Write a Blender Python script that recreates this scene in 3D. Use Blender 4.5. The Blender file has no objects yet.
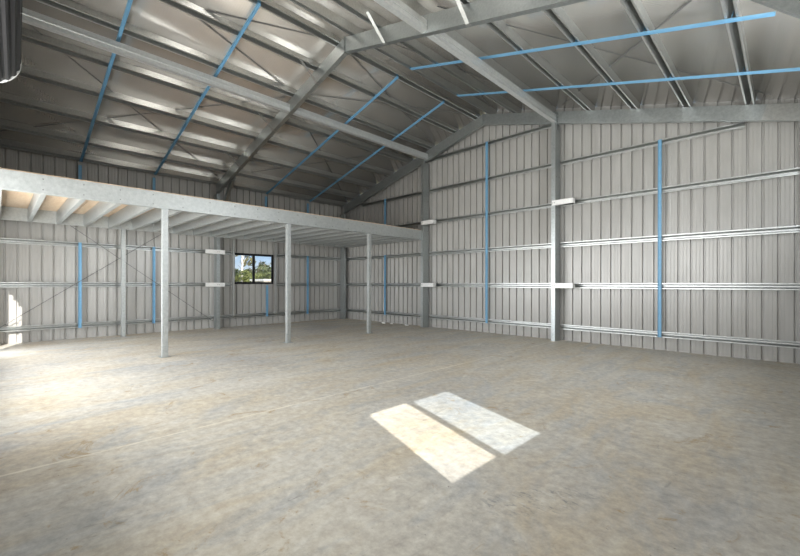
import bpy, bmesh, math, random
from mathutils import Vector, Matrix
random.seed(7)
C = bpy.context.scene.collection
R = math.radians

# ------------------------------------------------------------------ camera
H = 1.25
cam = bpy.data.cameras.new('camera')
cam.sensor_width = 36.0
cam.lens = 36.0 * 394.958 / 800.0
cam.shift_y = (283.563 - 278.0) / 800.0
cam.clip_end = 500
co = bpy.data.objects.new('camera', cam); C.objects.link(co)
co.location = (0, 0, H)
yaw = R(44.442)
co.matrix_world = Matrix.Translation((0, 0, H)) @ Matrix.Rotation(yaw, 4, 'Z') @ Matrix.Rotation(R(90), 4, 'X') @ Matrix.Rotation(R(0.10), 4, 'Z')
bpy.context.scene.camera = co

# ------------------------------------------------------------------ dims
XL, XR, YN, YF = -11.45, 0.45, -0.30, 8.80
XC, T = -5.47, 0.268
RB, RD, PD = 5.255, 0.263, 0.155          # rafter underside at ridge, rafter depth, purlin depth (vertical)
ANG = math.atan(T)
def zb(x): return RB - T * abs(x - XC)     # rafter underside
def zt(x): return zb(x) + RD               # rafter top / purlin underside
def zs(x): return zb(x) + RD + PD          # roof foil
MB, MT = 2.505, 2.769                      # mezzanine beam

# ------------------------------------------------------------------ materials
def newmat(name):
    m = bpy.data.materials.new(name); m.use_nodes = True
    nt = m.node_tree; nt.nodes.clear()
    out = nt.nodes.new('ShaderNodeOutputMaterial')
    b = nt.nodes.new('ShaderNodeBsdfPrincipled')
    nt.links.new(b.outputs[0], out.inputs[0])
    return m, nt, b
def node(nt, t, **kw):
    n = nt.nodes.new(t)
    for k, v in kw.items():
        if k.startswith('i_'):
            key = k[2:]
            n.inputs[int(key) if key.isdigit() else key].default_value = v
        else: setattr(n, k, v)
    return n
def pos(nt, scale=(1, 1, 1), rot=(0, 0, 0)):
    g = node(nt, 'ShaderNodeNewGeometry')
    mp = node(nt, 'ShaderNodeMapping')
    mp.inputs['Scale'].default_value = scale; mp.inputs['Rotation'].default_value = rot
    nt.links.new(g.outputs['Position'], mp.inputs['Vector'])
    return mp.outputs[0]
def noise(nt, vec, scale, detail=4, rough=.55, dist=0):
    n = node(nt, 'ShaderNodeTexNoise')
    n.inputs['Scale'].default_value = scale; n.inputs['Detail'].default_value = detail
    n.inputs['Roughness'].default_value = rough; n.inputs['Distortion'].default_value = dist
    nt.links.new(vec, n.inputs['Vector']); return n.outputs[0]
def ramp(nt, fac, stops):
    r = node(nt, 'ShaderNodeValToRGB')
    e = r.color_ramp.elements
    while len(e) < len(stops): e.new(.5)
    for el, (p, c) in zip(e, stops):
        el.position = p; el.color = (*c, 1) if len(c) == 3 else c
    nt.links.new(fac, r.inputs[0]); return r.outputs[0]
def mix(nt, fac, a, b, mode='MIX'):
    n = node(nt, 'ShaderNodeMix', data_type='RGBA', blend_type=mode)
    for s, v in ((n.inputs[0], fac), (n.inputs[6], a), (n.inputs[7], b)):
        if hasattr(v, 'is_linked'): nt.links.new(v, s)
        elif isinstance(v, (int, float)): s.default_value = v
        else: s.default_value = (*v, 1)
    return n.outputs[2]
def bump(nt, b, h, strength, dist=.01):
    n = node(nt, 'ShaderNodeBump'); n.inputs['Strength'].default_value = strength
    n.inputs['Distance'].default_value = dist
    nt.links.new(h, n.inputs['Height']); nt.links.new(n.outputs[0], b.inputs['Normal'])
def metal(name, c0, c1, rough=.42, metallic=.75, scale=30):
    m, nt, b = newmat(name)
    p = pos(nt)
    f = noise(nt, p, scale, 5, .65)
    col = ramp(nt, f, [(.3, c0), (.7, c1)])
    nt.links.new(col, b.inputs['Base Color'])
    b.inputs['Metallic'].default_value = metallic
    rr = ramp(nt, f, [(.2, (rough - .07,) * 3), (.8, (rough + .08,) * 3)])
    nt.links.new(rr, b.inputs['Roughness'])
    return m
def plain(name, c, rough=.5, metallic=0.):
    m, nt, b = newmat(name)
    f = noise(nt, pos(nt), 14, 4)
    col = ramp(nt, f, [(.25, tuple(v * .88 for v in c)), (.75, tuple(min(1, v * 1.08) for v in c))])
    nt.links.new(col, b.inputs['Base Color'])
    b.inputs['Roughness'].default_value = rough; b.inputs['Metallic'].default_value = metallic
    return m

GALV = metal('galvanised_steel', (.36, .39, .39), (.50, .53, .53), .38, .88)
GALV_PALE = metal('bright_galvanised_steel', (.41, .43, .425), (.53, .55, .54), .42, .6, 22)
GIRT = metal('girt_steel', (.44, .455, .445), (.58, .59, .575), .34, .94)
PURL = metal('purlin_steel', (.48, .49, .48), (.62, .63, .61), .36, .88, 40)
TIE = metal('tie_beam_steel', (.56, .58, .58), (.70, .72, .71), .40, .55, 26)
BRK = metal('bracket_zinc', (.80, .80, .78), (.88, .88, .86), .42, .2, 30)
BLUE = plain('blue_painted_steel', (.18, .39, .575), .42, .1)
STRAP = metal('strap_steel', (.16, .16, .16), (.26, .26, .25), .5, .6, 20)
BOLT = plain('bolt_steel', (.26, .26, .26), .4, .7)
BLACK = plain('black_powdercoat', (.012, .012, .014), .4, 0)
BLACK.node_tree.nodes['Principled BSDF'].inputs['Specular IOR Level'].default_value = .25
WHITE = plain('white_nylon', (.78, .78, .76), .5)

def mat_sheet():
    m, nt, b = newmat('wall_sheet')
    p = pos(nt, (1, 1, .25))
    f = noise(nt, p, 5, 4)
    col = ramp(nt, f, [(.3, (.385, .375, .352)), (.7, (.44, .43, .408))])
    nt.links.new(col, b.inputs['Base Color'])
    b.inputs['Metallic'].default_value = .10
    b.inputs['Roughness'].default_value = .30
    return m
SHEET = mat_sheet()
def mat_foil():
    m, nt, b = newmat('roof_foil')
    f = noise(nt, pos(nt), 1.7, 3)
    col = ramp(nt, f, [(.3, (.91, .855, .79)), (.7, (.96, .92, .87))])
    w = node(nt, 'ShaderNodeTexWave', wave_type='BANDS', bands_direction='Y')
    w.inputs['Scale'].default_value = 8.5; w.inputs['Distortion'].default_value = .4
    nt.links.new(pos(nt), w.inputs['Vector'])
    nt.links.new(col, b.inputs['Base Color'])
    b.inputs['Metallic'].default_value = .72
    b.inputs['Roughness'].default_value = .19
    f2 = noise(nt, pos(nt), 45, 3)
    h = mix(nt, .45, w.outputs[1], f2)
    bump(nt, b, h, .05, .01)
    return m
FOIL = mat_foil()
def mat_floor():
    m, nt, b = newmat('concrete_floor')
    p = pos(nt); pd = pos(nt, (1.0, .38, 1), (0, 0, R(35)))
    big = noise(nt, p, .42, 6, .62, .4)
    c = ramp(nt, big, [(.30, (.40, .395, .38)), (.47, (.53, .50, .44)), (.56, (.57, .54, .475)), (.72, (.62, .555, .44))])
    tint = noise(nt, pd, 1.1, 8, .68, 1.0)
    c = mix(nt, ramp(nt, tint, [(.46, (0, 0, 0)), (.66, (.7, .7, .7))]), c, (.52, .43, .295))
    grey = noise(nt, pos(nt, (1, .38, 1), (0, 0, R(38))), 1.55, 9, .72, 1.4)
    c = mix(nt, ramp(nt, grey, [(.49, (0, 0, 0)), (.66, (.8, .8, .8))]), c, (.41, .42, .42))
    pale = noise(nt, pos(nt, (1, .5, 1), (0, 0, R(20))), 2.9, 8, .7, 1.2)
    c = mix(nt, ramp(nt, pale, [(.55, (0, 0, 0)), (.72, (.65, .65, .65))]), c, (.70, .66, .57))
    fine = noise(nt, p, 13, 8, .75)
    c = mix(nt, .75, c, ramp(nt, fine, [(.28, (.28, .28, .28)), (.72, (.74, .74, .74))]), 'OVERLAY')
    # rust-brown blotches, dark scuffs and tyre smears
    bl = noise(nt, p, 2.4, 9, .74, 1.6)
    c = mix(nt, ramp(nt, bl, [(.585, (0, 0, 0)), (.66, (.8, .8, .8))]), c, (.40, .29, .155))
    sc = noise(nt, pos(nt, (1, .22, 1), (0, 0, R(38))), 6, 8, .78, 1.2)
    c = mix(nt, ramp(nt, sc, [(.62, (0, 0, 0)), (.72, (.75, .75, .75))]), c, (.20, .19, .175))
    sp = noise(nt, p, 30, 3, .6)
    c = mix(nt, ramp(nt, sp, [(.70, (0, 0, 0)), (.76, (.8, .8, .8))]), c, (.15, .12, .10))
    # scuffed tyre tread mark
    g0 = node(nt, 'ShaderNodeNewGeometry'); mp = node(nt, 'ShaderNodeMapping', vector_type='TEXTURE')
    mp.inputs['Location'].default_value = (-1.02, 2.2, 0); mp.inputs['Rotation'].default_value = (0, 0, R(57)); mp.inputs['Scale'].default_value = (.50, .16, 1)
    nt.links.new(g0.outputs['Position'], mp.inputs['Vector'])
    ln = node(nt, 'ShaderNodeVectorMath', operation='LENGTH'); nt.links.new(mp.outputs[0], ln.inputs[0])
    em = ramp(nt, ln.outputs['Value'], [(.55, (1, 1, 1)), (1.0, (0, 0, 0))])
    tn = noise(nt, pos(nt, (1, 2.6, 1), (0, 0, R(20))), 9, 6, .7, 1.5)
    c = mix(nt, mix(nt, 1, ramp(nt, tn, [(.55, (0, 0, 0)), (.62, (.75, .75, .75))]), em, 'MULTIPLY'), c, (.22, .23, .235))
    c = mix(nt, mix(nt, 1, ramp(nt, tn, [(.36, (.6, .6, .6)), (.43, (0, 0, 0))]), em, 'MULTIPLY'), c, (.66, .66, .64))
    # dusty saw-cut joint along the ridge direction
    g = node(nt, 'ShaderNodeNewGeometry'); sx = node(nt, 'ShaderNodeSeparateXYZ')
    nt.links.new(g.outputs['Position'], sx.inputs[0])
    wob = noise(nt, p, 2.2, 5, .7)
    a = node(nt, 'ShaderNodeMath', operation='ADD'); a.inputs[1].default_value = 3.63
    nt.links.new(sx.outputs[0], a.inputs[0])
    ab = node(nt, 'ShaderNodeMath', operation='ABSOLUTE'); nt.links.new(a.outputs[0], ab.inputs[0])
    lt = node(nt, 'ShaderNodeMath', operation='LESS_THAN'); lt.inputs[1].default_value = .014
    nt.links.new(ab.outputs[0], lt.inputs[0])
    mu = node(nt, 'ShaderNodeMath', operation='MULTIPLY'); nt.links.new(lt.outputs[0], mu.inputs[0])
    nt.links.new(ramp(nt, wob, [(.38, (.15, .15, .15)), (.62, (.85, .85, .85))]), mu.inputs[1])
    c = mix(nt, mu.outputs[0], c, (.80, .75, .63))
    nt.links.new(c, b.inputs['Base Color'])
    nt.links.new(ramp(nt, tint, [(.3, (.42,) * 3), (.7, (.62,) * 3)]), b.inputs['Roughness'])
    bump(nt, b, mix(nt, .5, fine, sc), .2, .01)
    return m
FLOOR = mat_floor()
def mat_ply():
    m, nt, b = newmat('plywood_flooring')
    p = pos(nt, (1, 6, 1))
    f = noise(nt, p, 3.5, 6, .6, .6)
    c = ramp(nt, f, [(.3, (.62, .44, .28)), (.7, (.74, .57, .40))])
    nt.links.new(c, b.inputs['Base Color']); b.inputs['Roughness'].default_value = .4
    return m
PLY = mat_ply()
def mat_glass(name, tint):
    m = bpy.data.materials.new(name); m.use_nodes = True
    nt = m.node_tree; nt.nodes.clear()
    out = nt.nodes.new('ShaderNodeOutputMaterial')
    tr = node(nt, 'ShaderNodeBsdfTransparent'); tr.inputs[0].default_value = (*tint, 1)
    gl = node(nt, 'ShaderNodeBsdfGlossy'); gl.inputs['Roughness'].default_value = .03
    mx = node(nt, 'ShaderNodeMixShader'); mx.inputs[0].default_value = .05
    nt.links.new(tr.outputs[0], mx.inputs[1]); nt.links.new(gl.outputs[0], mx.inputs[2])
    nt.links.new(mx.outputs[0], out.inputs[0])
    return m
GLASS = mat_glass('clear_glass', (.96, .95, .93))
GLASS_COOL = mat_glass('cool_tinted_glass', (.80, .87, .95))
def mat_leaf(name, a, b_):
    m, nt, b = newmat(name)
    f = noise(nt, pos(nt), 1.3, 4)
    nt.links.new(ramp(nt, f, [(.3, a), (.7, b_)]), b.inputs['Base Color'])
    b.inputs['Roughness'].default_value = .7
    return m
LEAF_D = mat_leaf('dark_leaves', (.03, .045, .014), (.10, .12, .04))
LEAF_O = mat_leaf('olive_leaves', (.06, .065, .02), (.17, .155, .06))
LEAF_G = mat_leaf('green_leaves', (.05, .07, .015), (.16, .18, .05))
BARK = mat_leaf('pale_bark', (.55, .50, .44), (.75, .70, .62))
BARK_D = mat_leaf('dark_bark', (.10, .075, .05), (.17, .13, .09))
EARTH = mat_leaf('dry_grass', (.20, .19, .09), (.30, .26, .14))
ROOFOUT = plain('roof_sheet_outside', (.55, .56, .56), .4, .4)
FARWHITE = plain('white_far_roof', (.85, .85, .84), .5)

# ------------------------------------------------------------------ object helpers
def link(o, parent=None):
    C.objects.link(o)
    if parent: o.parent = parent
    return o
def mesh_from(bm, name, m):
    bmesh.ops.recalc_face_normals(bm, faces=bm.faces)
    me = bpy.data.meshes.new(name); bm.to_mesh(me); bm.free()
    me.materials.append(m); return me
def obj(name, bm, m, parent=None, loc=None):
    o = bpy.data.objects.new(name, mesh_from(bm, name, m))
    if loc is not None: o.location = loc
    return link(o, parent)
def inst(name, me, loc=(0, 0, 0), parent=None, rot=None):
    o = bpy.data.objects.new(name, me); o.location = loc
    if rot is not None: o.rotation_euler = rot
    return link(o, parent)
def tag(o, label, cat, group=None):
    o['label'] = label; o['category'] = cat
    if group: o['group'] = group
    return o
def thing(name, loc, label, cat, group=None):
    o = bpy.data.objects.new(name, None); o.location = loc; o.empty_display_size = .1
    C.objects.link(o); return tag(o, label, cat, group)
def struct(o): o['kind'] = 'structure'; return o

def box(bm, lo, hi):
    vs = [bm.verts.new((x, y, z)) for x in (lo[0], hi[0]) for y in (lo[1], hi[1]) for z in (lo[2], hi[2])]
    for f in ((0, 1, 3, 2), (4, 6, 7, 5), (0, 4, 5, 1), (2, 3, 7, 6), (0, 2, 6, 4), (1, 5, 7, 3)):
        bm.faces.new([vs[i] for i in f])
def prism(bm, prof, p0, p1, u, s):
    """closed profile [(along u, along s)] swept from p0 to p1"""
    p0, p1, u, s = Vector(p0), Vector(p1), Vector(u).normalized(), Vector(s).normalized()
    a = [bm.verts.new(p0 + u * q[0] + s * q[1]) for q in prof]
    b = [bm.verts.new(p1 + u * q[0] + s * q[1]) for q in prof]
    n = len(prof)
    for i in range(n): bm.faces.new((a[i], a[(i + 1) % n], b[(i + 1) % n], b[i]))
    bm.faces.new(a); bm.faces.new(list(reversed(b)))
def cprof(d, w, lip=.016, t=.0035):
    return [(0, 0), (0, w), (lip, w), (lip, w - t), (t, w - t), (t, t), (d - t, t), (d - t, w - t), (d - lip, w - t), (d - lip, w), (d, w), (d, 0)]
def csec(p0, p1, u, s, d, w, lip=.016, t=.0035, bm=None):
    """lipped C channel: web at s=0 from 0..d along u, flanges towards s"""
    bm = bm or bmesh.new(); prism(bm, cprof(d, w, lip, t), p0, p1, u, s); return bm
def hat(p0, p1, u, s, d, crown, mouth, foot, t=.003, lip=0.0):
    """top-hat section: crown at s=0, feet at s=d, centred on p along u"""
    c, m = crown / 2, mouth / 2
    half = [(c, 0), (m, d - t), (m + foot, d - t), (m + foot, d), (m - t, d), (c - t, t)]
    prof = half + [(-a, b) for a, b in reversed(half)]
    bm = bmesh.new(); prism(bm, prof, p0, p1, u, s); return bm
def rod(bm, p0, p1, r, n=8):
    p0, p1 = Vector(p0), Vector(p1); d = (p1 - p0).normalized()
    u = d.orthogonal().normalized(); s = d.cross(u)
    prism(bm, [(r * math.cos(2 * math.pi * i / n), r * math.sin(2 * math.pi * i / n)) for i in range(n)], p0, p1, u, s)
def flat(bm, p0, p1, wdir, w, ndir, t):
    prism(bm, [(-w / 2, -t / 2), (w / 2, -t / 2), (w / 2, t / 2), (-w / 2, t / 2)], p0, p1, wdir, ndir)
def bevel(bm, off=.003, seg=1):
    bmesh.ops.bevel(bm, geom=[e for e in bm.edges], offset=off, segments=seg, affect='EDGES', clamp_overlap=True)

ORD = ['first', 'second', 'third', 'fourth', 'fifth', 'sixth', 'seventh', 'eighth', 'ninth', 'tenth', 'eleventh', 'twelfth', 'thirteenth', 'fourteenth', 'fifteenth', 'sixteenth', 'seventeenth', 'eighteenth', 'nineteenth', 'twentieth']

# ------------------------------------------------------------------ setting: slab, walls, roof
bm = bmesh.new(); box(bm, (XL - .06, YN - .06, -.12), (XR + .06, YF + .06, 0)); struct(obj('floor', bm, FLOOR))
bm = bmesh.new(); box(bm, (-160, -120, -.5), (120, 160, -.125)); o = struct(obj('ground', bm, EARTH))

PITCH, RIBD = .1907, .036
def ribbed(t0, t1, phase):
    """breakpoints (t, depth outwards) of a trapezoid ribbed sheet"""
    pts = []
    k = math.floor((t0 - phase) / PITCH) - 1
    while phase + k * PITCH < t1 + PITCH:
        c = phase + k * PITCH
        for dt, d in ((-.020, 0), (-.012, RIBD), (.012, RIBD), (.020, 0), (.062, 0), (.067, .0022), (.073, .0022), (.078, 0), (.116, 0), (.121, .0022), (.127, .0022), (.132, 0)):
            pts.append((c + dt, d))
        k += 1
    def at(t):
        for (a, da), (b, db) in zip(pts, pts[1:]):
            if a <= t <= b: return da + (db - da) * (t - a) / max(1e-9, b - a)
        return 0
    return pts, at
def wall(name, t0, t1, top, place, phase, openings=()):
    """place(t, depth, z) -> point; openings (ta, tb, za, zb)"""
    pts, at = ribbed(t0, t1, phase)
    ts = sorted(set([round(t, 5) for t, _ in pts if t0 < t < t1] + [t0, t1] + [v for o in openings for v in o[:2]] + [XC] * (name in ('wall_far', 'wall_near'))))
    bm = bmesh.new()
    def col(t):
        zsn = sorted(set([0.0] + [v for o in openings for v in o[2:] if v > 0]))
        zsn = [z for z in zsn if z < top(t) - .01] + [top(t)]
        return zsn
    levels = sorted(set([0.0] + [v for o in openings for v in o[2:] if v > 0])) + ['top']
    V = {}
    def vert(t, z):
        zz = top(t) if z == 'top' else z
        if (t, z) not in V: V[t, z] = bm.verts.new(place(t, at(t), zz))
        return V[t, z]
    for a, b in zip(ts, ts[1:]):
        m = (a + b) / 2
        for za, zb_ in zip(levels, levels[1:]):
            zm = za + .01
            if any(o[0] <= m <= o[1] and o[2] <= zm <= o[3] for o in openings): continue
            bm.faces.new((vert(a, za), vert(b, za), vert(b, zb_), vert(a, zb_)))
    o = obj(name, bm, SHEET)
    md = o.modifiers.new('sheet', 'SOLIDIFY'); md.thickness = .003; md.offset = 0
    return struct(o)
WIN_L = (4.772, 6.022, 1.228, 2.135)      # window in the left wall (y0, y1, z0, z1)
WIN_R = (1.245, 2.56, 1.175, 2.17)         # window in the right wall
FILL_OPENING_R = (2.9, 7.6, 2.30, 3.60)             # added opening in the right wall, lets in the fill lamp
FILL_OPENING_N = (-4.1, -1.0, 1.2, 2.70)           # two added openings in the near wall, for fill lamps
FILL_OPENING_M = (-9.2, -4.5, .50, 2.70)
DOOR_P = (-10.14, -9.57, 0, 1.93)         # small doorway in the near wall
wall('wall_far', XL, XR, lambda x: zs(x) - .004, lambda t, d, z: (t, YF + d, z), .092)
wall('wall_left', YN, YF, lambda y: zs(XL) - .002, lambda t, d, z: (XL - d, t, z), .105, [WIN_L])
wall('wall_right', YN, YF, lambda y: zs(XR) - .002, lambda t, d, z: (XR + d, t, z), .1, [WIN_R, FILL_OPENING_R])
wall('wall_near', XL, XR, lambda x: zs(x) - .004, lambda t, d, z: (t, YN - d, z), .1, [FILL_OPENING_N, FILL_OPENING_M, DOOR_P])

# roof: foil-faced insulation sagging a little between purlins, on roof sheeting
NP = 7
PX = [.20, .87, 1.70, 2.53, 3.36, 4.19, 5.03, 5.72]      # purlin distances from the ridge
def roof(side, name):
    bm = bmesh.new()
    ds = []
    knots = [0] + PX + [6.22]
    for a, b in zip(knots, knots[1:]):
        n = 8
        for i in range(n): ds.append((a + (b - a) * i / n, .011 * math.sin(math.pi * i / n) * min(1, (b - a) / .8)))
    ds.append((6.22, 0))
    y0, y1 = YN - .14, YF + .14
    lo = [[bm.verts.new((XC + side * d, y, RB + RD + PD - T * d - sag)) for d, sag in ds] for y in (y0, y1)]
    hi = [[bm.verts.new((XC + side * d, y, RB + RD + PD - T * d + .07)) for d in (0, 6.22)] for y in (y0, y1)]
    for i in range(len(ds) - 1): bm.faces.new((lo[0][i], lo[0][i + 1], lo[1][i + 1], lo[1][i]))
    bm.faces.new((hi[0][0], hi[0][1], hi[1][1], hi[1][0]))
    bm.faces.new(lo[0] + [hi[0][1], hi[0][0]]); bm.faces.new(lo[1] + [hi[1][1], hi[1][0]])
    bm.faces.new((lo[0][-1], lo[1][-1], hi[1][1], hi[0][1])); bm.faces.new((lo[0][0], lo[1][0], hi[1][0], hi[0][0]))
    o = obj(name, bm, FOIL); o.data.materials.append(ROOFOUT)
    for f in o.data.polygons:
        if f.normal.z > .5: f.material_index = 1
        else: f.use_smooth = len(f.vertices) == 4 and f.normal.z < -.5
    return struct(o)
roof(-1, 'ceiling'); roof(1, 'ceiling')

# ------------------------------------------------------------------ roof purlins
def roof_dirs(side):
    down = Vector((side, 0, -T)).normalized(); up = Vector((side * T, 0, 1)).normalized()
    return down, up
PW = .155 / math.sqrt(1 + T * T) - .004
def purlin_mesh(side):
    down, up = roof_dirs(side)
    return mesh_from(hat(up * PW + Vector((0, YN + .03, 0)), up * PW + Vector((0, YF - .03, 0)), down, -up, PW, .055, .085, .020), 'roof_purlin', PURL)
names_down = ['closest to the ridge', 'second down from the ridge', 'third down from the ridge', 'fourth down from the ridge', 'fifth down from the ridge', 'sixth down from the ridge', 'seventh down, just above the eave', 'lowest, along the top of the side wall']
for side, sl in ((-1, 'left'), (1, 'right')):
    me = purlin_mesh(side)
    for d, nm in zip(PX, names_down):
        x = XC + side * d
        o = inst('roof_purlin', me, (x, 0, zt(x) + .002))
        tag(o, 'long galvanised purlin under the %s roof slope, %s' % (sl, nm), 'purlin', 'roof purlins')

# ------------------------------------------------------------------ portal frame and end-wall rafters
def rafter(x0, x1, yweb, ydir, label, mat=GALV, d=RD - .006, apex=False, knee=None):
    side = 1 if x1 > x0 else -1
    t = thing('rafter', (x0, yweb, zb(x0)), label, 'rafter', 'steel rafters')
    up = Vector((side * T, 0, 1)).normalized()
    L = Vector((x1 - x0, 0, zb(x1) - zb(x0)))
    # cut plumb at both ends: sweep with a vertical profile
    bm = csec((0, 0, .001), L + Vector((0, 0, .001)), (0, 0, 1), (0, ydir, 0), d, .085, .02, .004)
    obj('beam', bm, mat, t)
    if apex:
        bm = bmesh.new(); box(bm, (side * .002, -.012 if ydir > 0 else -.002, -.012), (side * .012, .10, d + .002))
        pl = obj('apex_plate', bm, GALV, t)
        for zz in (.05, .13, .21):
            for yy in (.02, .07):
                bm = bmesh.new(); rod(bm, (side * .013, yy, zz), (side * .030, yy, zz), .011, 6); obj('bolt', bm, BOLT, pl)
    if knee:
        bm = bmesh.new(); k0 = knee - x0
        prism(bm, [(0, 0), (0, side * .42), (d - .01, side * .42), (d - .01, 0)], (k0, -.006, -T * abs(k0)), (k0, -.001, -T * abs(k0)), (0, 0, 1), (1, 0, -T * side * side * (1 if side > 0 else -1) * side))
        obj('knee_plate', bm, GALV, t)
    return t
YP = 4.20       # web plane of the middle portal
YG = 8.55       # web plane of the end-wall rafters
rafter(XC - .003, XL + .26, YP, 1, 'left rafter of the middle portal frame, dropping behind the mezzanine', apex=True)
rafter(XC + .003, XR - .26, YP, 1, 'right rafter of the middle portal frame, crossing the top of the view', apex=True)
rafter(XC - .003, XL + .26, YG, 1, 'left end-wall rafter above the mezzanine corner', apex=True)

kr = rafter(XC + .003, XR - .30, YG, 1, 'right end-wall rafter over the bare wall', apex=True)
bm = bmesh.new()
xa, xb = -.30, .13
vs_ = [(xa, zb(xa) + .01), (xb, zb(xb) - .02), (xb, zt(xb) - .01), (xa + .07, zt(xa + .07) - .01)]
A = [bm.verts.new((x - XC - .003, -.006, z - zb(XC + .003))) for x, z in vs_]; B = [bm.verts.new((x - XC - .003, -.001, z - zb(XC + .003))) for x, z in vs_]
bm.faces.new(A); bm.faces.new(B)
for i in range(4): bm.faces.new((A[i - 1], A[i], B[i], B[i - 1]))
obj('knee_plate', bm, GIRT, kr)
bm = bmesh.new(); box(bm, (xb + .002 - XC - .003, -.06, zb(xb) - .10 - zb(XC + .003)), (xb + .012 - XC - .003, .09, zt(xb) + .02 - zb(XC + .003))); obj('end_plate', bm, GALV, kr)

# columns: base at floor
def column(name, x, y, axis, ztop, label, cleat=None, depth=.25, base=True):
    """axis 'y': depth runs along y (end wall); axis 'x': depth runs along x (side wall)"""
    t = thing(name, (x, y, 0), label, 'column', 'steel columns')
    if axis == 'y':   # web on +x side, flanges towards -x
        bm = csec((.045, -depth / 2, .008), (.045, -depth / 2, ztop), (0, 1, 0), (-1, 0, 0), depth, .09, .02, .004)
    else:             # web facing -y
        bm = csec((-depth / 2, -.045, .008), (-depth / 2, -.045, ztop), (1, 0, 0), (0, 1, 0), depth, .09, .02, .004)
    obj('shaft', bm, GALV, t)
    bm = bmesh.new()
    a, b = (.065, depth / 2 - .005) if axis == 'y' else (depth / 2 - .005, .065)
    box(bm, (-a, -b, 0), (a, b, .008)); obj('base_plate', bm, GALV, t)
    if axis == 'y':
        for zz in (1.9, 2.75, 3.6):
            if zz < ztop:
                for yy in (-.06, .06):
                    bm = bmesh.new(); rod(bm, (.045, yy, zz), (.056, yy, zz), .010, 6); obj('bolt', bm, BOLT, t)
    if cleat:
        bm = bmesh.new(); box(bm, (.052, -depth / 2 + .02, ztop - .16), (.062, -.058, ztop + .24)); cp = obj('cleat_plate', bm, GALV, t)
        for zz in (.02, .12):
            bm = bmesh.new(); rod(bm, (.062, -.085, ztop + zz), (.080, -.085, ztop + zz), .012, 6); obj('bolt', bm, BOLT, cp)
    return t
XA, XB = -7.445, -3.645
YCOL = 8.605
column('wall_column', XA, YCOL, 'y', zb(XA) - .014, 'end-wall column at the far end of the mezzanine front beam', True)
column('wall_column', XB, YCOL, 'y', zb(XB) - .014, 'end-wall column standing alone right of the mezzanine', True)
column('portal_column', -11.25, 4.25, 'x', zb(-11.2) - .02, 'portal column against the left wall beside the window', depth=.20)
column('portal_column', .25, 4.25, 'x', zb(.2) - .02, 'portal column against the right wall beside the camera', depth=.20)
column('corner_column', -11.25, 8.595, 'x', zb(-11.2) - .02, 'corner column where the left wall meets the end wall', depth=.20)
column('corner_column', .26, 8.595, 'x', zb(.2) - .02, 'corner column at the right edge of the end wall', depth=.20)

# knee braces of the portal
def knee(x0, side, label):
    t = thing('knee_brace', (x0, 4.31, 3.19), label, 'brace', 'portal knee braces')
    bm = csec((0, 0, 0), (side * .83, 0, .83), (-side * .7, 0, .7), (0, 1, 0), .14, .06, .015, .004); obj('channel', bm, GALV, t)
    bm = bmesh.new(); box(bm, (min(side * .62, side * .92), -.014, .72), (max(side * .62, side * .92), -.003, .90)); obj('gusset_plate', bm, GALV, t)
    for k in (.08, .75):
        bm = bmesh.new(); rod(bm, (side * k - side * .05, -.012, k + .05), (side * k - side * .05, .0, k + .05), .010, 6); obj('bolt', bm, BOLT, t)
knee(-11.13, 1, 'diagonal galvanised knee brace above the mezzanine beside the left portal column')
knee(.19, -1, 'diagonal galvanised knee brace cut off by the top right corner of the view')

# fly braces from purlin to rafter bottom flange
for d, side, where in ((.87, -1, 'just left of the ridge'), (2.53, -1, 'midway down the left rafter'), (4.19, -1, 'near the left knee'), (.98, 1, 'just right of the ridge'), (2.53, 1, 'midway along the right rafter')):
    x = XC + side * d
    bm = bmesh.new()
    zf = zb(x) - .012 - (.010 if side > 0 else 0)
    flat(bm, (0, 0, zt(x) + .03), (0, .345, zf), (1, 0, 0), .052, (0, .5, .8), .004)
    flat(bm, (0, .343, zf), (0, .40, zf), (1, 0, 0), .052, (0, 0, 1), .004)
    o = obj('fly_brace', bm, PURL, None, (x + .03, YP - .36, 0))
    tag(o, 'short flat fly brace from purlin to the middle rafter, %s' % where, 'brace', 'rafter fly braces')

# longitudinal struts
def strut(x, y0, y1, label):
    t = thing('tie_beam', (x, y0, zb(x) + .015), label, 'beam', 'longitudinal tie beams')
    L = y1 - y0
    bm = csec((.045, 0, 0), (.045, L, 0), (0, 0, 1), (-1, 0, 0), .155, .09, .02, .004); obj('channel', bm, TIE, t)
    bm = bmesh.new(); prism(bm, [(.060, 0), (.066, .008), (.090, .008), (.096, 0)], (.046, 0.001, 0), (.046, L - .001, 0), (0, 0, 1), (1, 0, 0)); obj('stiffening_rib', bm, TIE, t)
    return t
strut(-7.33, YN + .05, YP - .002, 'pale tie beam under the left slope, front bay up to the middle rafter')
strut(-7.33, YP + .092, YG - .002, 'pale tie beam under the left slope, rear bay to the end-wall column')
strut(-3.645, YN + .05, YP - .002, 'pale tie beam under the right slope, in front of the middle rafter')
strut(-3.645, YP + .092, YG - .002, 'pale tie beam under the right slope, ending at the lone end-wall column')

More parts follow.
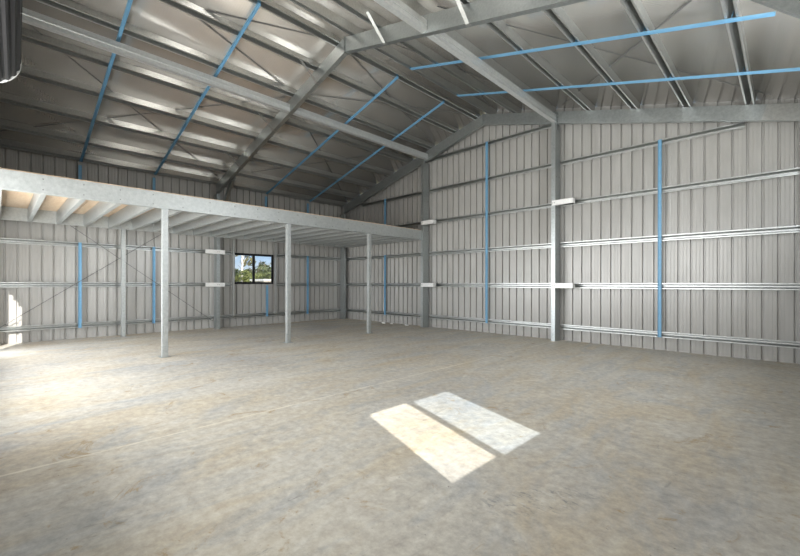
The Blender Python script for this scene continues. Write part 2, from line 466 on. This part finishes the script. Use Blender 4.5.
# ------------------------------------------------------------------ blue bridging
def bridge_mesh(L, name='bridging_strap'):
    bm = bmesh.new()
    prism(bm, [(-.03, 0), (.03, 0), (.03, .022), (.027, .022), (.027, .003), (-.027, .003), (-.027, .022), (-.03, .022)], (0, 0, 0), (0, 0, L), (1, 0, 0), (0, -1, 0))
    return bm
def roof_bridge(side, y, d0, d1, label):
    down, up = roof_dirs(side)
    bm = bmesh.new()
    x0, x1 = XC + side * d0, XC + side * d1
    P0 = Vector((0, 0, 0)); P1 = Vector((x1 - x0, 0, zt(x1) - zt(x0)))
    prism(bm, [(-.025, 0), (.025, 0), (.025, -.024), (.022, -.024), (.022, -.003), (-.022, -.003), (-.022, -.024), (-.025, -.024)], P0, P1, (0, 1, 0), up)
    o = thing('roof_bridging', (x0, y, zt(x0) - .002), label, 'bridging strap', 'blue roof bridging')
    obj('strap', bm, BLUE, o)
    for d in PX:
        if d0 - .01 <= d <= d1:
            k = d - d0
            bm = bmesh.new()
            q = Vector((side * k, 0, -T * k)) - down * .004
            flat(bm, q + up * .002, q + up * .075, (0, 1, 0), .05, down, .003)
            obj('fixing_tab', bm, BLUE, o)
bay = ['nearest the camera', 'just short of the middle rafter', 'just past the middle rafter', 'nearest the end wall']
for y, b in zip((1.30, 2.75, 5.70, 7.22), bay):
    roof_bridge(-1, y, .20, 5.80, 'blue strap under the left roof slope, %s' % b)
for y, b in zip((1.30, 2.75, 5.66, 7.20), bay):
    roof_bridge(1, y, .20, 5.38 if y == 5.66 else 5.80, 'blue strap under the right roof slope, %s' % b)
def wall_bridge(wallid, t, z0, z1, label):
    o = thing('wall_bridging', (t, YF - .095, z0) if wallid == 'far' else (XL + .095, t, z0), label, 'bridging strap', 'blue wall bridging')
    if wallid == 'left': o.rotation_euler = (0, 0, R(90))
    obj('strap', bridge_mesh(z1 - z0), BLUE, o)
    for z in GZ:
        if z0 < z < z1:
            bm = bmesh.new(); box(bm, (-.028, .001, z - z0 - .045), (.028, .004, z - z0 + .045)); obj('fixing_tab', bm, BLUE, o)
GZ = [.305, 1.212, 2.110, 3.010, 3.907, 4.805]
wall_bridge('far', -1.709, .25, 3.96, 'blue vertical strap on the bare right-hand bay of the end wall')
wall_bridge('far', -5.45, .25, 4.86, 'tall blue vertical strap under the ridge between the end-wall columns')
wall_bridge('far', -9.20, .25, 2.16, 'blue vertical strap on the end wall under the mezzanine')
wall_bridge('far', -9.20, 2.95, 3.96, 'blue vertical strap on the end wall above the mezzanine')
for y, w in ((1.30, 'left of the thin wall post'), (2.75, 'right of the thin wall post'), (7.20, 'between the window and the far corner')):
    wall_bridge('left', y, .24, 2.16, 'blue strap on the left wall below the mezzanine, %s' % w)
wall_bridge('left', 5.77, .24, 1.20, 'short blue vertical strap on the left wall under the window')
for y, w in ((1.30, 'nearest the camera'), (2.75, 'second from the camera'), (5.73, 'third from the camera'), (7.20, 'nearest the far corner')):
    wall_bridge('left', y, 2.95, 3.90, 'blue strap on the left wall above the mezzanine, %s' % w)

# ------------------------------------------------------------------ wall girts
levels = ['lowest', 'second lowest', 'third lowest', 'fourth', 'fifth', 'top']
def girt_far(x0, x1, z, label):
    bm = hat((0, 0, 0), (x1 - x0, 0, 0), (0, 0, 1), (0, -1, 0), .085, .030, .076, .018)
    tag(obj('wall_girt', bm, GIRT, None, (x0, YF - .004, z)), label, 'girt', 'wall girts')
def girt_left(y0, y1, z, label):
    bm = hat((0, 0, 0), (0, y1 - y0, 0), (0, 0, 1), (1, 0, 0), .085, .030, .076, .018)
    tag(obj('wall_girt', bm, GIRT, None, (XL + .004, y0, z)), label, 'girt', 'wall girts')
def xend(z, side): return XC + side * ((RB - z - .02) / T)
for i, z in enumerate(GZ):
    if i < 5:
        girt_far(max(XL + .09, xend(z, -1) if i == 4 else -99), XA - .062, z, '%s galvanised girt on the end wall left of the mezzanine-end column' % levels[i])
        girt_far(XB + .062, min(XR - .09, xend(z, 1) if i == 4 else 99), z, '%s galvanised girt on the end wall right of the lone column' % levels[i])
    girt_far(XA + .062, XB - .062, z, '%s galvanised girt on the end wall between its two columns' % levels[i])
for i, z in enumerate(GZ[:4]):
    girt_left(YN + .06, 4.20, z, '%s galvanised girt on the left wall, front bay near the camera' % levels[i])
    if i in (1, 2):
        girt_left(4.36, 4.706, z, '%s girt, short stub between left-wall portal column and window' % levels[i])
        girt_left(6.074, YF - .09, z, '%s girt on the left wall right of the window' % levels[i])
    else:
        girt_left(4.36, YF - .09, z, '%s galvanised girt on the left wall, rear bay behind the window end' % levels[i])
# window jamb studs
for y, w, yy in ((4.735, 'left', -1), (6.045, 'right', 1)):
    bm = csec((0, -.025, 0), (0, -.025, 2.20), (0, 1, 0), (-1, 0, 0), .05, .05, .012)
    tag(obj('jamb_stud', bm, PURL, None, (XL + .144, y, .30)), 'pale upright stud on the %s side of the left-wall window' % w, 'stud', 'window jamb studs')

# brackets lapping the columns
def bracket_far(xc, z, label):
    t = thing('girt_bracket', (xc, YCOL - .128, z), label, 'bracket', 'girt brackets on columns')
    bm = bmesh.new()
    prof = [(-.025, -.003), (.42, -.003), (.42, .13), (.416, .13), (.416, -.007), (-.025, -.007)]
    prism(bm, prof, (0, 0, -.055), (0, 0, .055), (1, 0, 0), (0, 1, 0))
    box(bm, (.05, -.003, .051), (.416, .10, .055)); box(bm, (.05, -.003, -.055), (.416, .10, -.051))
    obj('channel', bm, BRK, t)
    for x in (-.005, .03):
        bm = bmesh.new(); rod(bm, (x, -.007, 0), (x, -.016, 0), .009, 6); obj('bolt', bm, BOLT, t)
def bracket_left(y, z, label):
    t = thing('girt_bracket', (-11.146, y, z), label, 'bracket', 'girt brackets on columns')
    bm = bmesh.new()
    prof = [(-.34, 0), (.18, 0), (.18, -.13), (.176, -.13), (.176, -.004), (-.34, -.004)]
    prism(bm, prof, (0, 0, -.055), (0, 0, .055), (0, 1, 0), (1, 0, 0))
    box(bm, (-.10, -.33, .051), (-.004, -.06, .055)); box(bm, (-.10, -.33, -.055), (-.004, -.06, -.051))
    obj('channel', bm, BRK, t)
    for k in (-.02, .02):
        bm = bmesh.new(); rod(bm, (0, k, 0), (.009, k, 0), .009, 6); obj('bolt', bm, BOLT, t)
bracket_far(XB, 1.212, 'lower pale girt bracket on the lone end-wall column')
bracket_far(XB, 3.01, 'upper pale girt bracket on the lone end-wall column')
bracket_far(XA, 1.212, 'lower pale girt bracket on the column at the mezzanine end')
bracket_far(XA, 2.975, 'upper pale girt bracket on the column at the mezzanine end')
bracket_left(4.25, 1.212, 'lower pale girt bracket on the left-wall portal column')
bracket_left(4.25, 2.110, 'upper pale girt bracket on the left-wall portal column')

# ------------------------------------------------------------------ diagonal bracing
def roof_brace(xa, ya, xb, yb, label, gap):
    side = -1 if (xa + xb) / 2 < XC else 1
    down, up = roof_dirs(side)
    a = Vector((xa, ya, zs(xa) - gap)); b = Vector((xb, yb, zs(xb) - gap))
    d = (b - a).normalized(); w = up.cross(d)
    bm = bmesh.new(); flat(bm, (0, 0, 0), b - a, w, .024, up, .003)
    tag(obj('brace_strap', bm, STRAP, None, a), label, 'brace', 'roof brace straps')
for kb, (xa, ya, xb, yb, l) in enumerate((
    (-7.62, .0, -11.06, 4.18, 'dark brace strap, lower left roof front bay, running down to the portal knee'),
    (-10.92, .0, -7.45, 4.18, 'dark brace strap, lower left roof front bay, running up to the middle rafter'),
    (-7.02, .0, -5.76, 4.18, 'dark brace strap, upper left roof front bay, rising to the middle apex'),
    (-5.76, .0, -7.24, 4.18, 'dark brace strap, upper left roof front bay, falling from ridge to middle rafter'),
    (-7.24, 4.30, -5.74, 8.53, 'dark brace strap, upper left roof rear bay, rising to the end-wall ridge'),
    (-5.74, 4.30, -7.12, 8.53, 'dark brace strap, upper left roof rear bay, falling from the middle apex'),
    (-7.40, 4.30, -11.0, 8.53, 'dark brace strap, lower left roof rear bay, falling to the far corner'),
    (-11.0, 4.30, -7.40, 8.53, 'dark brace strap, lower left roof rear bay, rising to the mezzanine-end column'),
    (-3.50, 4.30, -.20, 8.53, 'dark brace strap, lower right roof rear bay, falling to the right corner'),
    (.15, 4.30, -3.47, 8.53, 'dark brace strap, lower right roof rear bay, rising to the lone column'),
    (-3.80, 4.30, -5.25, 8.53, 'dark brace strap, upper right roof rear bay, rising to the end-wall ridge'),
    (-5.25, 4.30, -3.69, 8.53, 'dark brace strap, upper right roof rear bay, falling from the middle apex'))):
    roof_brace(xa, ya, xb, yb, l, .018 + .006 * (kb % 2))
for (y0, z0, y1, z1), l in (((-.20, .17, 4.17, 3.43), 'thin diagonal brace rod on the left wall rising away from the camera'), ((-.20, 3.53, 4.17, .21), 'thin diagonal brace rod on the left wall falling away from the camera')):
    bm = bmesh.new(); rod(bm, (0, 0, 0), (0 if z1 > z0 else 0, y1 - y0, z1 - z0), .0075)
    tag(obj('brace_rod', bm, STRAP, None, (XL + (.115 if z1 > z0 else .135), y0, z0)), l, 'brace', 'left wall brace rods')

# ------------------------------------------------------------------ mezzanine
XM = -7.475
JY = [-.02 + .45 * k for k in range(20)]
t = thing('mezzanine_beam', (XM, YN + .05, MB), 'pale deep front beam along the open edge of the mezzanine', 'beam')
bm = csec((0, 0, 0), (0, YCOL - .128 - YN - .06, 0), (0, 0, 1), (-1, 0, 0), MT - MB, .085, .02, .004); obj('channel', bm, GALV_PALE, t)
bmb = bmesh.new(); rod(bmb, (0, 0, 0), (.009, 0, 0), .009, 6); bolt_me = mesh_from(bmb, 'bolt', BOLT)
for y in JY:
    for z in (.055, .205): inst('bolt', bolt_me, (.0005, y - YN - .05 + .02, z), t)
t = thing('mezzanine_beam', (-11.145, YN + .05, MB), 'pale rear beam of the mezzanine along the left wall', 'beam')
bm = csec((.05, 0, 0), (.05, YF - .30 - YN - .05, 0), (0, 0, 1), (-1, 0, 0), MT - MB, .045, .02, .004); obj('channel', bm, GALV_PALE, t)
jx0, jx1 = -11.09, XM - .088
jm = csec((0, 0, 0), (jx1 - jx0, 0, 0), (0, 0, 1), (0, 1, 0), MT - MB - .012, .062, .018, .004)
jme = mesh_from(jm, 'channel', GALV_PALE)
cm = bmesh.new(); box(cm, (.002, -.006, .01), (.07, -.001, .12)); cme = mesh_from(cm, 'end_cleat', GALV)
for k, y in enumerate(JY):
    if k == 0: w = 'nearest the camera'
    elif k == len(JY) - 1: w = 'against the end wall'
    else: w = '%s from the camera end' % ORD[k]
    t = thing('floor_joist', (jx0, y, MB + .006), 'galvanised C-section joist under the mezzanine, %s' % w, 'joist', 'mezzanine floor joists')
    inst('channel', jme, (0, 0, 0), t); inst('end_cleat', cme, (0, 0, 0), t)
# plywood floor: sheets laid across the joists
ys = [YN + .04, 1.18, 2.98, 4.78, 6.58, YF - .06]
for k, (a, b) in enumerate(zip(ys, ys[1:])):
    bm = bmesh.new(); box(bm, (-11.12, 0.001, 0), (XM - .03, b - a - .002, .019))
    # notch the last sheet round the end column
    w = ['nearest the camera', 'second from the camera', 'in the middle of the mezzanine', 'fourth from the camera', 'against the end wall'][k]
    if k == 4: bm.free(); bm = bmesh.new(); box(bm, (-11.12, .001, 0), (XM - .03, b - a - .002, .019))
    tag(obj('floor_sheet', bm, PLY, None, (0, a, MT + .001)), 'tan timber floor sheet over the mezzanine joists, %s' % w, 'floor sheet', 'mezzanine floor sheets')
# front posts
pm = bmesh.new(); box(pm, (-.044, -.044, .010), (.044, .044, MB - .008))
bmesh.ops.bevel(pm, geom=[e for e in pm.edges if abs(e.verts[0].co.z - e.verts[1].co.z) > 1], offset=.008, segments=2, affect='EDGES')
pme = mesh_from(pm, 'shaft', GALV_PALE)
bm = bmesh.new(); box(bm, (-.075, -.075, 0), (.075, .075, .010)); bpl = mesh_from(bm, 'base_plate', GALV)
bm = bmesh.new(); box(bm, (-.06, -.045, MB - .008), (.06, .045, MB - .001)); cpl = mesh_from(bm, 'cap_plate', GALV)
bm = bmesh.new(); box(bm, (-.0465, -.0465, .17), (.0465, .0465, .185)); bnd = mesh_from(bm, 'weld_band', GALV)
for y, w in ((1.985, 'left and nearest'), (4.30, 'middle'), (6.56, 'right and farthest')):
    t = thing('mezzanine_post', (-7.525, y, 0), 'square pale steel post under the mezzanine front beam, %s of three' % w, 'post', 'mezzanine front posts')
    inst('shaft', pme, (0, 0, 0), t); inst('base_plate', bpl, (0, 0, 0), t); inst('cap_plate', cpl, (0, 0, 0), t); inst('band', bnd, (0, 0, 0), t)
t = thing('wall_post', (-11.115, 2.07, 0), 'thin pale square post against the left wall under the rear mezzanine beam', 'post')
bm = bmesh.new(); box(bm, (-.038, -.038, .008), (.038, .038, MB - .002)); obj('shaft', bm, GALV_PALE, t)
bm = bmesh.new(); box(bm, (-.055, -.055, 0), (.055, .055, .008)); obj('base_plate', bm, GALV, t)

# ------------------------------------------------------------------ windows
def window(name, wall, y0, y1, z0, z1, g0, g1, label, st=.040, off=0):
    """two-light sliding window, local x runs along +y"""
    t = bpy.data.objects.new(name, None); C.objects.link(t)
    t.location = (XL - .012, y0, z0) if wall == 'left' else (XR + .012, y0, z0)
    t.rotation_euler = (0, 0, R(90)); struct(t); t['label'] = label
    W, Hh = y1 - y0, z1 - z0
    fw = .035
    bm = bmesh.new()
    for lo, hi in (((0, -.03, 0), (W, .03, fw)), ((0, -.03, Hh - fw), (W, .03, Hh)), ((0, -.03, fw), (fw, .03, Hh - fw)), ((W - fw, -.03, fw), (W, .03, Hh - fw))): box(bm, lo, hi)
    obj('frame', bm, BLACK, t)
    mid = W / 2 + off
    for nm, a, b, dy, g in (('fixed_sash', fw, mid + st, .010, g0), ('sliding_sash', mid - st, W - fw, -.014, g1)):
        sw = .028
        bm = bmesh.new()
        for lo, hi in (((a, dy - .01, fw), (b, dy + .01, fw + sw)), ((a, dy - .01, Hh - fw - sw), (b, dy + .01, Hh - fw)), ((a, dy - .01, fw + sw), (a + (sw if nm == 'fixed_sash' else 2 * st - .008), dy + .01, Hh - fw - sw)), ((b - (sw if nm != 'fixed_sash' else 2 * st - .008), dy - .01, fw + sw), (b, dy + .01, Hh - fw - sw))): box(bm, lo, hi)
        s = obj(nm, bm, BLACK, t)
        bm = bmesh.new(); box(bm, (a + sw - .004, dy - .002, fw + sw - .004), (b - sw + .004, dy + .002, Hh - fw - sw + .004)); obj('pane', bm, g, s)
    return t
window('window_1', 'left', *WIN_L, GLASS, GLASS, 'black framed two-pane sliding window in the left wall')
window('window_2', 'right', *WIN_R, GLASS, GLASS_COOL, 'sliding window in the right wall', .043, -.030)

# ------------------------------------------------------------------ roller door drum (rolled-up curtain, top left)
t = thing('roller_door', (-4.27, -.078, 2.955), 'black ribbed roller door curtain rolled up at the top left corner', 'roller door')
t.rotation_euler = (0, 0, R(-1.4))
bm = bmesh.new(); N = 22; ring = []
for i in range(N * 4):
    k = i % 4; r = .206 if k in (0, 1) else .196
    a = 2 * math.pi * i / (N * 4)
    ring.append((r * math.cos(a), r * math.sin(a)))
prism(bm, ring, (.012, 0, 0), (3.40, 0, 0), (0, 1, 0), (0, 0, 1)); cur = obj('curtain', bm, BLACK, t)
bm = bmesh.new(); rod(bm, (0, 0, 0), (.012, 0, 0), .210, 48); obj('end_wheel', bm, WHITE, t)
bm = bmesh.new(); rod(bm, (-.15, 0, 0), (0, 0, 0), .025, 16); rod(bm, (3.40, 0, 0), (3.5, 0, 0), .025, 16); obj('axle', bm, GALV, t)
bm = bmesh.new(); box(bm, (-.145, -.20, -.03), (-.139, .03, .03)); obj('axle_bracket', bm, GALV, t)

# ------------------------------------------------------------------ loose rubble by the end wall
for x, y, s, l in ((-9.05, 8.50, .05, 'small pale rubble piece on the floor by the end wall, left one'), (-8.75, 8.55, .035, 'small pale rubble piece on the floor by the end wall, middle one'), (-8.10, 8.55, .045, 'small pale rubble piece on the floor by the end wall, right one')):
    bm = bmesh.new(); bmesh.ops.create_icosphere(bm, subdivisions=2, radius=s)
    for v in bm.verts:
        v.co *= random.uniform(.8, 1.15); v.co.x *= 1.7; v.co.z = max(0, v.co.z * .7 + s * .3)
    tag(obj('rubble', bm, WHITE, None, (x, y, 0.001)), l, 'rubble', 'rubble by the end wall')

# ------------------------------------------------------------------ outside: trees, far roof, added sun-blocking slabs
def tree(name, x, y, h, cr, ch, leaf, bark, label, tr=.12, n=1500, base=-.125, ls=.28, lean=0, low=.25):
    t = thing(name, (x, y, base), label, 'tree', 'trees outside the window')
    bm = bmesh.new()
    pts = [Vector((lean * (i / 6) ** 2 + .06 * math.sin(i * 1.7), .05 * math.cos(i * 2.1), h * .9 * i / 6)) for i in range(7)]
    for a, b, i in zip(pts, pts[1:], range(6)): 
        r0, r1 = tr * (1 - .11 * i), tr * (1 - .11 * (i + 1)); d = (b - a).normalized(); u = d.orthogonal().normalized(); s = d.cross(u)
        A = [bm.verts.new(a + (u * math.cos(k * .785) + s * math.sin(k * .785)) * r0) for k in range(8)]
        B = [bm.verts.new(b + (u * math.cos(k * .785) + s * math.sin(k * .785)) * r1) for k in range(8)]
        for k in range(8): bm.faces.new((A[k], A[(k + 1) % 8], B[(k + 1) % 8], B[k]))
    for k in range(5):
        a = pts[3].lerp(pts[6], k / 5); ang = k * 2.4
        b = a + Vector((math.cos(ang) * cr * .6, math.sin(ang) * cr * .6, ch * .25)); rod(bm, a, b, tr * .3, 6)
    obj('trunk', bm, bark, t)
    bm = bmesh.new()
    blobs = [(Vector((lean + random.uniform(-.6, .6) * cr, random.uniform(-.6, .6) * cr, h - ch * random.uniform(low, 1))), cr * random.uniform(.3, .55)) for _ in range(16)]
    for i in range(n):
        c, r = random.choice(blobs)
        d = Vector((random.gauss(0, 1), random.gauss(0, 1), random.gauss(0, 1))).normalized()
        p = c + d * r * random.uniform(.6, 1)
        u = d.orthogonal().normalized(); u.rotate(Matrix.Rotation(random.uniform(0, 6.3), 3, d)); s = d.cross(u)
        nn = (d + Vector((random.uniform(-.6, .6), random.uniform(-.6, .6), random.uniform(-.6, .6)))).normalized(); u = nn.orthogonal().normalized(); s = nn.cross(u)
        l = ls * random.uniform(.6, 1.2)
        bm.faces.new([bm.verts.new(p + u * l + s * 0), bm.verts.new(p + s * l * .5), bm.verts.new(p - u * l), bm.verts.new(p - s * l * .5)])
    obj('crown', bm, leaf, t)
    return t
tree('gum_tree', -60, 26.45, 9.0, 1.7, 4.6, LEAF_O, BARK, 'tall gum tree with pale trunk seen through the left pane of the window', tr=.19, n=330, ls=.30)
tree('bushy_tree', -62, 31.1, 5.3, 2.2, 3.8, LEAF_D, BARK_D, 'dark bushy tree rising above the others in the right pane', n=1800)
tree('bushy_tree', -60, 34.6, 3.9, 2.3, 4.2, LEAF_O, BARK_D, 'olive bushy tree at the right edge of the window view', n=1800)
tree('bushy_tree', -70, 31.0, 4.4, 2.4, 4.2, LEAF_D, BARK_D, 'dark green bushy tree behind the pale trunk', n=1800)
tree('bushy_tree', -58, 27.2, 3.6, 1.9, 4.0, LEAF_G, BARK_D, 'green bushy tree right of the pale trunk', n=1800)
tree('bushy_tree', -66, 26.0, 4.0, 2.4, 4.2, LEAF_G, BARK_D, 'green bushy tree at the left edge of the window view', n=1800)
tree('bushy_tree', -70, 40.5, 4.0, 2.4, 4.4, LEAF_O, BARK_D, 'olive bushy tree partly hidden by the right window frame', n=1500)
t = thing('far_roof', (-50, 25.0, -.125), 'low white roof beyond the window, bottom of the right pane', 'roof')
bm = bmesh.new(); box(bm, (-2, -1.05, 1.72), (2, 1.05, 1.92)); obj('roof_sheet', bm, FARWHITE, t)
bm = bmesh.new(); box(bm, (-1.8, -.95, 0), (1.8, .95, 1.72)); obj('wall', bm, BARK, t)
# added slabs, out of view, that keep the sun out of the fill openings
def add_sun_blocker(name, poly, z):
    bm = bmesh.new()
    lo = [bm.verts.new((x, y, z)) for x, y in poly]; hi = [bm.verts.new((x, y, z + .08)) for x, y in poly]
    bm.faces.new(lo); bm.faces.new(hi)
    for i in range(len(poly)): bm.faces.new((lo[i - 1], lo[i], hi[i], hi[i - 1]))
    struct(obj(name, bm, ROOFOUT))
add_sun_blocker('sun_blocker_1', [(-9.38, YN - .04), (4.0, YN - .04), (4.0, -3.3), (-1.0, -3.3)], 2.95)
add_sun_blocker('sun_blocker_2', [(XR + .04, 2.72), (6.1, .72), (6.1, 8.9), (XR + .04, 8.9)], 3.7)

# ------------------------------------------------------------------ light
sun = bpy.data.lights.new('sun', 'SUN'); sun.energy = 6.6; sun.angle = R(.5); sun.color = (1, .965, .91)
so = link(bpy.data.objects.new('sun', sun))
el = R(31); d = Vector((-.943 * math.cos(el), .333 * math.cos(el), -math.sin(el)))
so.rotation_euler = d.to_track_quat('-Z', 'Y').to_euler()
def area_lamp(name, loc, direction, sx, sy, power, col, spread=110):
    l = bpy.data.lights.new(name, 'AREA'); l.shape = 'RECTANGLE'; l.size = sx; l.size_y = sy; l.energy = power; l.color = col; l.spread = R(spread)
    o = link(bpy.data.objects.new(name, l)); o.location = loc
    o.rotation_euler = Vector(direction).to_track_quat('-Z', 'Z').to_euler(); return o
area_lamp('fill_lamp_right', (XR + .30, (FILL_OPENING_R[0] + FILL_OPENING_R[1]) / 2, (FILL_OPENING_R[2] + FILL_OPENING_R[3]) / 2), (-1, 0, .04), 4.7, 1.3, 300, (.95, .98, 1), 178)  # added fill lamp outside the made-up right opening
for (a, b, c, d), pw, up in ((FILL_OPENING_N, 140, .5), (FILL_OPENING_M, 215, .2)):
    area_lamp('fill_lamp_near', ((a + b) / 2, YN - .40, (c + d) / 2), (0, 1, up), b - a, d - c, pw, (.98, .985, .98), 178)  # added fill lamps behind the made-up near-wall openings
area_lamp('daylight_doorway', ((DOOR_P[0] + DOOR_P[1]) / 2, YN - .15, 1.0), (0, 1, 0),   .6, 1.8, 38, (.92, .96, 1), 178)
w = bpy.data.worlds.new('sky'); bpy.context.scene.world = w; w.use_nodes = True
nt = w.node_tree; nt.nodes.clear()
out = nt.nodes.new('ShaderNodeOutputWorld'); bg = nt.nodes.new('ShaderNodeBackground')
tc = nt.nodes.new('ShaderNodeTexCoord'); sz = nt.nodes.new('ShaderNodeSeparateXYZ'); nt.links.new(tc.outputs['Generated'], sz.inputs[0])
cl = nt.nodes.new('ShaderNodeTexNoise'); cl.inputs['Scale'].default_value = 14; cl.inputs['Detail'].default_value = 5; nt.links.new(tc.outputs['Generated'], cl.inputs['Vector'])
blue = ramp(nt, sz.outputs[2], [(.0, (.72, .80, .86)), (.03, (.62, .76, .90)), (.075, (.30, .52, .84)), (.5, (.16, .34, .70))])
skyc = mix(nt, ramp(nt, cl.outputs[0], [(.52, (0, 0, 0)), (.66, (.8, .8, .8))]), blue, (.86, .87, .88))
nt.links.new(skyc, bg.inputs[0]); nt.links.new(bg.outputs[0], out.inputs[0]); bg.inputs[1].default_value = .85
vs = bpy.context.scene.view_settings
vs.view_transform = 'Standard'; vs.look = 'None'; vs.gamma = 1; vs.exposure = .56; vs.use_curve_mapping = False
